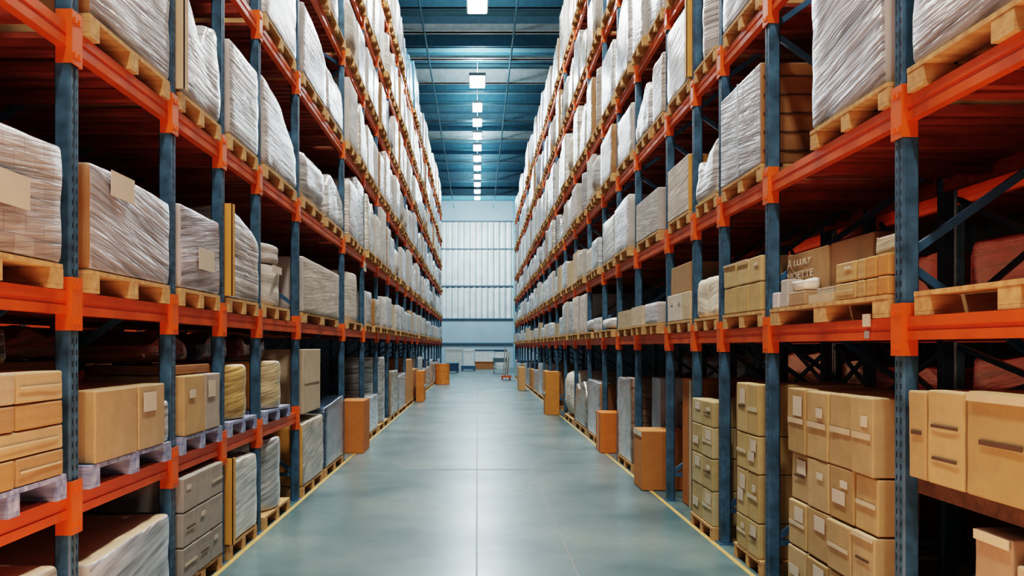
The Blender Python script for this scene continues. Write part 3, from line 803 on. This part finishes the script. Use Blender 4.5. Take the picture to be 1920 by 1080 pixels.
# big orange box on the aisle line
carton(1, 9.42, 9.92, .002, .62, 'big orange-brown cardboard box nearest on the right aisle line', color=(.60, .23, .06), d=.46, xf=1.715, marks=('flap',), cat='box')
carton(1, 10.0, 10.5, .002, 1.15, 'pale blue-grey tall board carton behind the big orange box', color=(.45, .50, .55), d=.3, xf=2.02, marks=())
carton(1, 9.55, 9.97, .002, .88, 'dark brown carton standing behind the big orange box', color=(.16, .10, .08), d=.3, xf=2.20, marks=())
load(1, 'f', 10.75, 11.85, 1.10, 'brown stack under clear film between the two orange boxes', mat='film_dark', color=(.26, .16, .11), plabel='wooden pallet under the brown film-covered stack, right floor', cat='wrapped load', name='dark_wrapped_load')
carton(1, 12.72, 13.25, .002, .57, 'bright orange cardboard box, second along the right aisle line', color=(.74, .20, .03), d=.36, xf=1.735, marks=('vtape',), cat='box')
load(1, 'f', 13.55, 15.05, .88, 'grey-brown film-wrapped load behind the bright orange box', mat='film_silver', side='side_brown', color=(.48, .44, .42), plabel='wooden pallet behind the bright orange box')
load(1, 'f', 15.35, 17.1, .82, 'mottled dark and silver wrapped heap on the right floor', mat='film_silver', color=(.40, .38, .34), style='peak', prof=(.7, 1, .8, .9), plabel='wooden pallet under the mottled silver heap')
load(1, 'f', 17.45, 19.1, 1.0, 'cream slumped sack load on the right floor', mat='film_soft', style='sack', color=(.74, .68, .60), name='bulk_bag', cat='bulk bag', plabel='wooden pallet under the cream slumped sack')
carton(1, 19.9, 20.5, .002, .95, 'narrow tall orange carton, third orange one along the right aisle line', color=(.66, .26, .05), d=.30, xf=1.50, marks=('tape',), cat='box')

# eye-level shelf, right
zb = base_z(1, 1)
pallet(1, 2.5, 3.88, zb, 1.86, 1.0, 'empty brown pallet on the eye-level shelf right of the thick post')
for i, (a, b) in enumerate(((3.50, 3.74), (3.22, 3.48))):
    carton(1, a, b, zb + PH + .001, .10 + .03 * i, ['small white carton on the nearly empty pallet, farther one', 'small white carton on the nearly empty pallet, nearer one'][i], color=(.66, .58, .48), d=.25, xf=2.38, marks=())
pallet(1, 4.06, 5.70, zb, 1.83, 1.0, 'long pale pallet carrying mixed cartons, eye level, right of the second post')
zz = zb + PH + .001
bx, _ = carton(1, 5.06, 5.72, zz, .335, 'large brown carton with pale printed letters, eye-level shelf', color=(.42, .26, .13), d=.5, xf=1.955, marks=())
def letters(parent, txt, size, wide, dy, dz, x):
    cu = bpy.data.curves.new('lettering', 'FONT'); cu.body = txt; cu.size = size; cu.extrude = .0008; cu.space_character = 1.05
    tmp = link(bpy.data.objects.new('lettering', cu)); bpy.context.view_layer.update()
    me = bpy.data.meshes.new_from_object(tmp.evaluated_get(bpy.context.evaluated_depsgraph_get()))
    bpy.data.objects.remove(tmp); bpy.data.curves.remove(cu)
    me.materials.clear(); me.materials.append(M['ink'])
    t = link(bpy.data.objects.new('printed_lettering', me), parent)
    t.location = (x, dy, dz); t.rotation_euler = (math.pi / 2, 0, -math.pi / 2); t.scale = (wide, 1, 1)
letters(bx, 'A', .085, 1.5, .315, .245, -.2555)
letters(bx, 'LLLILY', .05, 2.0, .20, .258, -.2555)
letters(bx, 'HOETTE', .06, 1.9, .315, .178, -.2555)
carton(1, 4.50, 5.05, zz, .34, 'large plain dark brown carton beside the lettered one', color=(.30, .15, .065), d=.13, xf=1.97, marks=())
carton(1, 4.22, 4.48, zz, .20, 'dark carton holding up a sack by the thick post', color=(.4, .22, .1), d=.10, xf=1.955, marks=())
load(1, 1, 4.23, 4.47, .13, 'cream crumpled sack on top of a carton by the thick post', style='sack', mat='film_soft', color=(.66, .55, .40), on_pallet=False, z=zz + .204, d=.10, xf=1.955, name='small_sack', cat='sack', res=6)
small = [(4.40, 4.66, (.56, .38, .17), 'first'), (4.30, 4.395, (.54, .36, .16), 'second'), (4.175, 4.295, (.56, .31, .11), 'third'), (4.05, 4.17, (.58, .28, .09), 'fourth')]
for a, b, c, nm in small:
    _, zt = carton(1, a, b, zz, .085, 'small golden carton, lower row on the long pallet, %s from the open tray' % nm, color=c, d=.10, xf=1.84, marks=('tape',) if nm == 'first' else ())
    carton(1, a, b, zt, .10, 'small golden carton, upper row on the long pallet, %s from the open tray' % nm, color=c, d=.10, xf=1.84, marks=('small',) if nm == 'first' else ())
carton(1, 5.42, 5.55, zz, .17, 'upright pale grey carton on the long pallet by the second post', color=(.52, .50, .46), d=.09, xf=1.855, marks=())
carton(1, 5.575, 5.69, zz, .10, 'small white carton at the far end of the long pallet', color=(.68, .66, .64), d=.09, xf=1.85, marks=())
_, zt = carton(1, 5.12, 5.38, zz, .085, 'small brown carton under the white bag on the long pallet', color=(.46, .30, .17), d=.09, xf=1.85, marks=())
load(1, 1, 5.14, 5.36, .075, 'small white folded bag on a brown carton, long pallet', style='sack', mat='film_soft', color=(.82, .76, .66), on_pallet=False, z=zt, d=.085, xf=1.853, name='small_sack', cat='sack', res=6)
# low open tray with jars
tr = empty('open_tray', (1.895, 4.88, zz)); tag(tr, 'low open cardboard tray holding small jars on the long pallet', 'tray')
g = MB(); g.box(-.05, .05, -.17, .17, 0, .006); g.build('tray_base', M['tape'], tr)
for nm, bxs in (('tray_wall', (-.05, -.044, -.17, .17)), ('tray_wall', (.044, .05, -.17, .17)), ('tray_wall', (-.043, .043, -.17, -.164)), ('tray_wall', (-.043, .043, .164, .17))):
    g = MB(); g.box(*bxs, .007, .05); g.build(nm, M['tape'], tr)
jg = MB(); jg.tube((0, 0, 0), (0, 0, .07), .022, 12); jg.tube((0, 0, .07), (0, 0, .078), .024, 12)
jm = jg.mesh('jar', M['paper'])
for i in range(5):
    j = link(bpy.data.objects.new('small_jar', jm)); j.location = (1.895, 4.76 + i * .058, zz + .0065)
    tag(j, 'small pale jar standing in the open cardboard tray', 'jar', 'jars in the open tray')

pallet(1, 5.86, 6.80, zb, 1.83, 1.0, 'wooden pallet under two rows of golden cartons, eye level, right rack')
for c_, (a, b) in enumerate(((5.88, 6.14), (6.15, 6.44), (6.45, 6.76))):
    _, zt = carton(1, a, b, zz, .19, 'golden carton in the lower row, third right bay, eye level, %s from the camera' % ORD[c_], color=(.55, .39, .17), d=.6, xf=1.84, marks=())
    carton(1, a, b, zt, .17, 'golden carton in the upper row, third right bay, eye level, %s from the camera' % ORD[c_], color=(.60, .44, .22), d=.6, xf=1.84, marks=('flap',) if c_ else ('small',))
pallet(1, 6.98, 7.70, zb, 1.83, 1.0, 'wooden pallet under cream bags, eye level, right rack')
for c_, (a, b) in enumerate(((7.0, 7.33), (7.35, 7.68))):
    load(1, 1, a, b, .34, 'cream paper bag with crumpled top, eye level, right rack, %s one' % ('nearer' if c_ == 0 else 'farther'), style='peak', mat='film_soft', color=(.78, .70, .56), on_pallet=False, z=zz, d=.6, xf=1.85, name='paper_bag', cat='bag')
pallet(1, 7.84, 8.78, zb, 1.83, 1.0, 'wooden pallet under white cartons topped by a brown one, right rack')
for c_ in range(3):
    a = 7.86 + c_ * .30
    _, zt = carton(1, a, a + .30, zz, .25, 'white carton under the large brown carton, eye level right, %s from the camera' % ORD[c_], color=[(.66, .52, .34), (.72, .66, .56), (.74, .69, .6)][c_], d=.5, xf=1.84, marks=('small',) if c_ else ())
carton(1, 7.9, 8.7, zt, .26, 'large brown carton resting on three white cartons, eye level right', color=(.42, .25, .12), d=.5, xf=1.86, marks=())

# first shelf above eye level, right
load(1, 2, 2.50, 3.84, .88, 'large silver wrapped load in the top right corner of the photo', mat='film', color=(.56, .55, .57), seed=17, pwide=.03, plabel='wooden pallet under the load in the top right corner')
load(1, 2, 4.08, 4.98, .86, 'silver streaked wrapped load left of the thick post, upper right', mat='film', color=(.58, .60, .64), seed=6, side='side_grey', pwide=.02, plabel='wooden pallet under the silver streaked load, upper right')
c_ = load(1, 2, 5.87, 6.82, .66, 'clean-edged grey block with a centre seam, upper right, third bay', style='block', mat='film', side='side_brown', color=(.62, .62, .66), seed=4, plabel='wooden pallet under the clean-edged grey block')
sheet(c_, 'seam_tape', M['steel'], 1, 1.0, -.012, .012, .0, .65, out=.008)
for k in range(5):
    g = MB(); g.box(-.48, .48, -.4815, -.4775, .08 + k * .12, .09 + k * .12); g.build('side_strap', M['wood_dark'], c_)
load(1, 2, 6.98, 7.62, .46, 'slumped white film bag with loose top, upper right, fourth bay', style='peak', mat='film', color=(.78, .77, .74), prof=(1, .95, .7, .8), plabel='wooden pallet under the slumped white film bag')
load(1, 2, 7.88, 8.72, .50, 'cream carton block with brown flank, upper right, fifth bay', style='block', mat='film_soft', side='side_gold', color=(.76, .70, .60), plabel='wooden pallet under the cream block with brown flank')
load(1, 2, 9.2, 10.45, .44, 'plain pale grey bin, upper right, sixth bay', style='block', mat='film_soft', side='side_grey', color=(.66, .63, .60), plabel='wooden pallet under the plain pale grey bin')
# second shelf above, right
load(1, 3, 5.90, 6.78, .62, 'silver wrapped load at the top edge, left of the second post', mat='film', color=(.70, .70, .72), plabel='wooden pallet at the top edge by the second right post')
load(1, 3, 7.0, 7.68, .72, 'bright white round wrapped bundle, upper right, fourth bay', style='drum', mat='film', color=(.86, .85, .82), name='wrapped_bundle', cat='wrapped bundle', plabel='wooden pallet under the bright white round bundle')
load(1, 3, 7.86, 8.76, .74, 'tall white wrapped load with a crinkled brown edge, upper right', mat='film', side='side_grey', color=(.80, .78, .74), corner='side_gold', plabel='wooden pallet under the tall white load with brown edge')
load(1, 3, 8.98, 9.5, .62, 'narrow grey stacked load, second shelf above eye level, right rack', mat='film_tan', color=(.6, .58, .56), plabel='wooden pallet under the narrow grey stacked load')
load(1, 3, 9.65, 10.5, .60, 'white slumped wrapped load behind the narrow grey stack', style='peak', mat='film', color=(.82, .81, .79), prof=(.8, 1, .8, .5), plabel='wooden pallet under the white slumped load behind the grey stack')

# dim rust-red goods on the racks behind
for s, P, Z, fx, nm in ((-1, PLb, ZL, fxL, 'left'), (1, PRb, ZR, fxR, 'right')):
    for i in range(len(P) - 1):
        for lv, z0, h_ in (('floor', .001, 1.47), ('eye-level shelf', Z[1] + .053, .60), ('upper shelf', Z[2] + .053, .75)):
            w_ = P[i + 1] - P[i] - .2
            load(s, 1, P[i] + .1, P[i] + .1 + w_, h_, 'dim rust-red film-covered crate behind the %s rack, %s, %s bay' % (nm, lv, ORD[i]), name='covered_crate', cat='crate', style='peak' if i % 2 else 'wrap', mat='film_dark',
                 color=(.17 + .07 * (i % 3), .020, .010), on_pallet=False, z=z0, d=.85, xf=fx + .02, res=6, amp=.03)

# ================================================================= rows of goods farther down the aisle
UNIT = {}
def unit(kind, k):
    key = (kind, k)
    if key not in UNIT:
        st, mt, sd, pr = {
            'white': ('wrap', 'film', None, None), 'whitep': ('peak', 'film', None, [(.8, 1, .9, .7), (1, .9, .7, .95), (.7, .95, 1, .85)][k % 3]),
            'greyside': ('wrap', 'film', 'side_grey', None), 'brownside': ('wrap', 'film_tan', 'side_brown', None),
            'bag': ('sack', 'film_soft', None, None), 'cart': ('block', 'kraft', None, None), 'bin': ('bin', 'film_soft', 'side_grey', None),
            'drum': ('drum', 'film', None, None), 'silver': ('wrap', 'film_silver', None, None), 'dark': ('peak', 'film_dark', None, None)}[kind]
        UNIT[key] = load_mesh(1, 1, 1, 100 + k * 7 + len(kind), st, M[mt], M[sd] if sd else None, None, pr, 6)
    return UNIT[key]
KN = {'white': ('wrapped_load', 'wrapped load'), 'whitep': ('wrapped_load', 'wrapped load'), 'greyside': ('wrapped_load', 'wrapped load'), 'brownside': ('wrapped_carton_stack', 'wrapped carton stack'),
      'bag': ('bulk_bag', 'bulk bag'), 'cart': ('carton_block', 'carton'), 'bin': ('bulk_bin', 'bulk bin'), 'drum': ('wrapped_bundle', 'wrapped bundle'), 'silver': ('wrapped_load', 'wrapped load'), 'dark': ('dark_wrapped_load', 'wrapped load')}
KL = {'white': 'white film-wrapped load', 'whitep': 'white uneven-topped wrapped load', 'greyside': 'pale grey-flanked wrapped load', 'brownside': 'tan wrapped carton stack', 'bag': 'bulging white bag', 'cart': 'plain tan carton block', 'bin': 'pale square bin',
      'drum': 'round white bundle', 'silver': 'silver film-wrapped load', 'dark': 'dark film-covered load'}
def fill(s, lv, i, y0, y1, h, kind, color, which, d=1.0, xf=None, pal=True, jut=0.0):
    xf = FX[s] - .02 - jut if xf is None else xf
    zb = base_z(s, lv)
    where = '%s, %s, %s bay%s' % (LEVEL[lv], SIDE[s], ORD[i], which)
    if pal:
        pallet(s, y0 - .01, y1 + .01, zb, xf - .005, d + .01, 'wooden pallet, ' + where, detail=y0 < 14)
        zb += PH + .001
    nm, cat = KN[kind]
    o = link(bpy.data.objects.new(nm, unit(kind, R.randrange(3)))); o.location = (s * (xf + d / 2), (y0 + y1) / 2, zb)
    o.scale = (d * .985, (y1 - y0) * .965, h); o.color = (*color, 1)
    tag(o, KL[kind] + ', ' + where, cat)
    return o
def jit(c, a=.05):
    k = 1 + R.uniform(-a, a); return tuple(min(1, max(.01, x * k + R.uniform(-.015, .015))) for x in c)
WH = [(.74, .73, .70), (.66, .66, .66), (.76, .71, .62), (.58, .60, .63), (.70, .65, .57), (.80, .79, .77)]
TN = [(.56, .42, .27), (.62, .50, .36), (.48, .36, .24)]

def fill_bay(s, lv, i, hmax, kinds, hr=(.72, .98)):
    P = PL if s < 0 else PR
    y0, y1 = P[i] + .09, P[i + 1] - .09
    w = y1 - y0
    n = 2 if (w > 1.55 and P[i] < 31) else 1
    cw = w / n
    for k in range(n):
        kd = R.choice(kinds)
        h = hmax * R.uniform(*hr)
        c = jit(R.choice(TN)) if kd in ('cart', 'brownside') else jit(R.choice(WH))
        if lv >= 3: c = tuple(q * (.80 if lv < 5 else .68) for q in c)  # higher shelves get darker base colours to counter the nearby lamps
        if kd == 'silver': c = jit((.62, .64, .66))
        if kd == 'dark': c = jit((.10, .14, .20))
        if s < 0 and lv == 6 and i in (11, 12): kd, c = 'dark', (.04, .15, .23)
        sh = R.uniform(0, .04)
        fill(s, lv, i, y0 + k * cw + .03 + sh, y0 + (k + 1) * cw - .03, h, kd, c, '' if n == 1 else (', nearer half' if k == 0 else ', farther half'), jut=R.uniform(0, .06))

UPK = ['white', 'white', 'whitep', 'whitep', 'greyside', 'greyside', 'bag', 'brownside', 'drum', 'bin']
for i in range(len(PL) - 1):
    for lv in (1, 2, 3, 4, 5, 6):
        z0 = ZL[lv] + .05 + PH
        zt = (ZL[lv + 1] - .05 if lv < 6 else 9.35) - .04
        st = {1: 7, 2: 6, 3: 6, 4: 5, 5: 6, 6: 7}[lv]
        if i < st: continue
        if lv == 1: fill_bay(-1, lv, i, .64, ['bin', 'bin', 'cart', 'white', 'greyside', 'brownside'], (.75, 1.0))
        else: fill_bay(-1, lv, i, zt - z0, UPK, (.70, .99) if lv < 6 else (.6, 1.0))
for i in range(len(PR) - 1):
    for lv in (1, 2, 3, 4, 5, 6):
        z0 = ZR[lv] + .05 + PH
        zt = (ZR[lv + 1] - .05 if lv < 6 else 9.0) - .04
        st = {1: 5, 2: 6, 3: 6, 4: 4, 5: 6, 6: 8}[lv]
        if i < st: continue
        if lv == 1:
            if i in (9, 10): fill_bay(1, lv, i, .70, ['bin', 'greyside'], (.9, 1.0))
            elif i < 9: fill_bay(1, lv, i, .26, ['cart', 'bin', 'bag', 'white'], (.6, .95))
            else: fill_bay(1, lv, i, .50, ['bin', 'white', 'cart'], (.55, .9))
        elif lv == 2: fill_bay(1, lv, i, .80, ['bin', 'greyside', 'white', 'cart', 'whitep'], (.5, .95))
        else: fill_bay(1, lv, i, zt - z0, UPK, (.70, .99) if lv < 6 else (.6, 1.0))
# floor goods farther on
for s, P, st in ((-1, PL, 10), (1, PR, 12)):
    for i in range(st, len(P) - 1):
        y0, y1 = P[i] + .09, P[i + 1] - .09
        kd = R.choice(['silver', 'cart', 'dark', 'bin', 'brownside', 'white'])
        c = {'silver': (.62, .65, .67), 'cart': (.60, .27, .08), 'dark': (.10, .16, .24), 'bin': (.55, .55, .55), 'brownside': (.5, .36, .22), 'white': (.78, .74, .68)}[kd]
        fill(s, 'f', i, y0, y1, R.uniform(.6, 1.15), kd, jit(c), '')
if far_pallets.v:
    o = far_pallets.build('pallets', M['wood']); tag(o, 'wooden pallets under the loads far down both racks', 'pallets', kind='stuff')

# orange boxes and drums on the floor line far off
carton(-1, 24.6, 25.7, .002, .84, 'orange carton standing on the floor line far down the left side', color=(.76, .26, .05), d=.20, xf=1.46, marks=('tape',), cat='box')
def barrel(x, y, label):
    t = empty('steel_drum', (x, y, .001)); tag(t, label, 'drum')
    g = MB(); g.tube((0, 0, 0), (0, 0, .80), .29, 24)
    for z in (.02, .27, .54, .78): g.tube((0, 0, z - .012), (0, 0, z + .012), .30, 24)
    g.build('drum_body', paint('orange_drum', (.80, .26, .05), .4), t, smooth=False)
    g = MB(); g.tube((0, 0, .801), (0, 0, .815), .27, 24); g.tube((.15, 0, .815), (.15, 0, .83), .03, 12); g.build('drum_lid', M['orange'], t)
barrel(-1.40, 36.2, 'bright orange drum standing at the far end of the left rack')
carton(1, 31.0, 32.0, .002, .80, 'light orange carton on the floor line far down the right side', color=(.78, .42, .18), d=.22, xf=1.42, marks=('label',), cat='box')
# leaning sheets and orange feet by the end of the right rack
t = empty('sheet_trolley', (1.30, 41.0, 0)); tag(t, 'orange-footed trolley with upright pale sheets at the right rack end', 'trolley')
g = MB(); g.box(-.22, .22, -.5, .5, .12, .2); g.build('trolley_deck', M['orange'], t)
for sx in (-.17, .17):
    for sy in (-.4, .4):
        g = MB(); g.tube((sx - .02, sy, .06), (sx + .02, sy, .06), .06, 12); g.build('wheel', M['orange'], t)
for k in range(3):
    g = MB(); g.bar((-.12 + k * .10, 0, .2), (-.04 + k * .10, 0, 1.45 - k * .1), .03, .9, up=(0, 1, 0)); g.build('pale_sheet', M['paper'] if k else M['side_grey'], t)

# ---------------------------------------------------------------- far end: packing area in front of the end wall
def crate(name, x0, x1, y0, y1, z0, z1, mt, lab, cat, lid=None, feet=False):
    t = empty(name, ((x0 + x1) / 2, (y0 + y1) / 2, z0)); tag(t, lab, cat)
    w, d, h = (x1 - x0) / 2, (y1 - y0) / 2, z1 - z0
    b = .08 if feet else 0
    g = MB(); g.box(-w, w, -d, d, b, h * .9); g.box(-w - .015, w + .015, -d - .015, d + .015, h * .82, h * .86); g.build('body', mt, t, bevel=.01)
    g = MB(); g.box(-w - .03, w + .03, -d - .03, d + .03, h * .9 + .002, h); g.build('lid', lid or mt, t, bevel=.01)
    if feet:
        for a in (-1, 1):
            for c in (-1, 1):
                g = MB(); g.box(a * w * .8 - .04, a * w * .8 + .04, c * d * .8 - .04, c * d * .8 + .04, 0, b - .001); g.build('foot', M['dark_blue'], t)
    return t
whitep = paint('white_enamel', (.72, .74, .72), .4)
crate('storage_cabinet', -2.12, -1.0, 60.4, 61.4, .001, 1.42, paint('grey_enamel', (.58, .58, .54), .4), 'wide grey-white cabinet by the end wall, leftmost', 'cabinet')
crate('storage_cabinet', -.90, -.22, 60.4, 61.4, .001, 1.34, whitep, 'white cabinet by the end wall, second from its left', 'cabinet')
crate('parts_crate', -1.74, -1.08, 52.0, 53.0, .001, .58, M['dark_blue'], 'dark blue crate with a cyan lid on the floor at the far end', 'crate', lid=M['cyan'], feet=True)
crate('parts_crate', -1.02, -.12, 56.5, 57.5, .001, .30, paint('mid_blue_plastic', (.05, .16, .26), .4), 'low blue crate in front of the end-wall cabinets', 'crate', feet=True)
crate('work_bench', -.16, 1.14, 60.6, 61.6, .001, .50, paint('brown_bench', (.38, .15, .05), .6), 'low brown bench in front of the end wall centre', 'bench')
crate('packing_machine', -.14, 1.12, 60.65, 61.55, .502, 1.30, whitep, 'white packing machine with dark blue top on the brown bench', 'machine', lid=M['dark_blue'])
crate('storage_cabinet', 1.2, 2.0, 61.8, 62.8, .001, 1.30, whitep, 'white cabinet behind the steel cart at the end wall', 'cabinet', lid=M['dark_blue'])
t = empty('steel_cart', (1.30, 51.5, 0)); tag(t, 'steel cart with a dark top and white lower shelf at the far end', 'cart')
g = MB(); g.box(-.40, .40, -.5, .5, .62, .86); g.build('cart_top', paint('slate_top', (.09, .16, .18), .5), t, bevel=.01)
g = MB(); g.box(-.38, .38, -.48, .48, .34, .40); g.build('shelf', whitep, t, bevel=.005)
for a in (-.36, .36):
    for b in (-.45, .45):
        g = MB(); g.tube((a, b, .08), (a, b, .62), .02, 8); g.build('leg', M['steel'], t)
        g = MB(); g.tube((a - .02, b, .045), (a + .02, b, .045), .045, 12); g.build('wheel', M['dark_blue'], t)

# ---------------------------------------------------------------- light, world, camera
def area(name, loc, rot, sx, sy, e, c):
    a = bpy.data.lights.new(name, 'AREA'); a.shape = 'RECTANGLE'; a.size = sx; a.size_y = sy; a.energy = e; a.color = c
    o = bpy.data.objects.new(name, a); o.location = loc; o.rotation_euler = rot; link(o); return o
area('end_wall_wash', (0, 57.5, 9.8), (math.radians(62), 0, 0), 3.0, 1.0, 1000, (.86, .96, 1.0))
area('camera_end_skylight', (0, -5.5, 5.5), (math.radians(75), 0, 0), 3.2, 4.0, 110, (1.0, .88, .72))  # added fill light behind the camera, no skylight there
area('low_warm_fill', (0, 1.8, .06), (math.pi, 0, 0), 3.0, 4.5, 230, (1.0, .46, .26))
for sx in (-1, 1):
    for yy in (3.4, 6.2, 9.4):
        area('rear_aisle_lamp', (sx * (FX[sx] + 1.31), yy, 1.9), (0, -sx * math.radians(90), 0), 1.3, 2.2, 7, (1.0, .50, .30))  # added warm fill for the crates behind the racks, no real lamps
w = bpy.data.worlds.new('World'); S.world = w; w.use_nodes = True
bg = w.node_tree.nodes['Background']; bg.inputs[0].default_value = (.75, .85, 1.0, 1); bg.inputs[1].default_value = 0.25

cam = bpy.data.cameras.new('camera'); co = bpy.data.objects.new('camera', cam); link(co)
co.location = (0, 0, 1.5); co.rotation_euler = (math.pi / 2, 0, 0)
cam.sensor_width = 36; cam.lens = 36 * 1700 / 1920
cam.shift_x = 65 / 1920; cam.shift_y = 110 / 1920
cam.clip_start = .05; cam.clip_end = 200
S.camera = co
S.view_settings.view_transform = 'Filmic'
S.view_settings.look = 'High Contrast'
S.view_settings.exposure = -0.66
S.cycles.max_bounces = 6
S.cycles.diffuse_bounces = 5
S.cycles.use_denoising = True
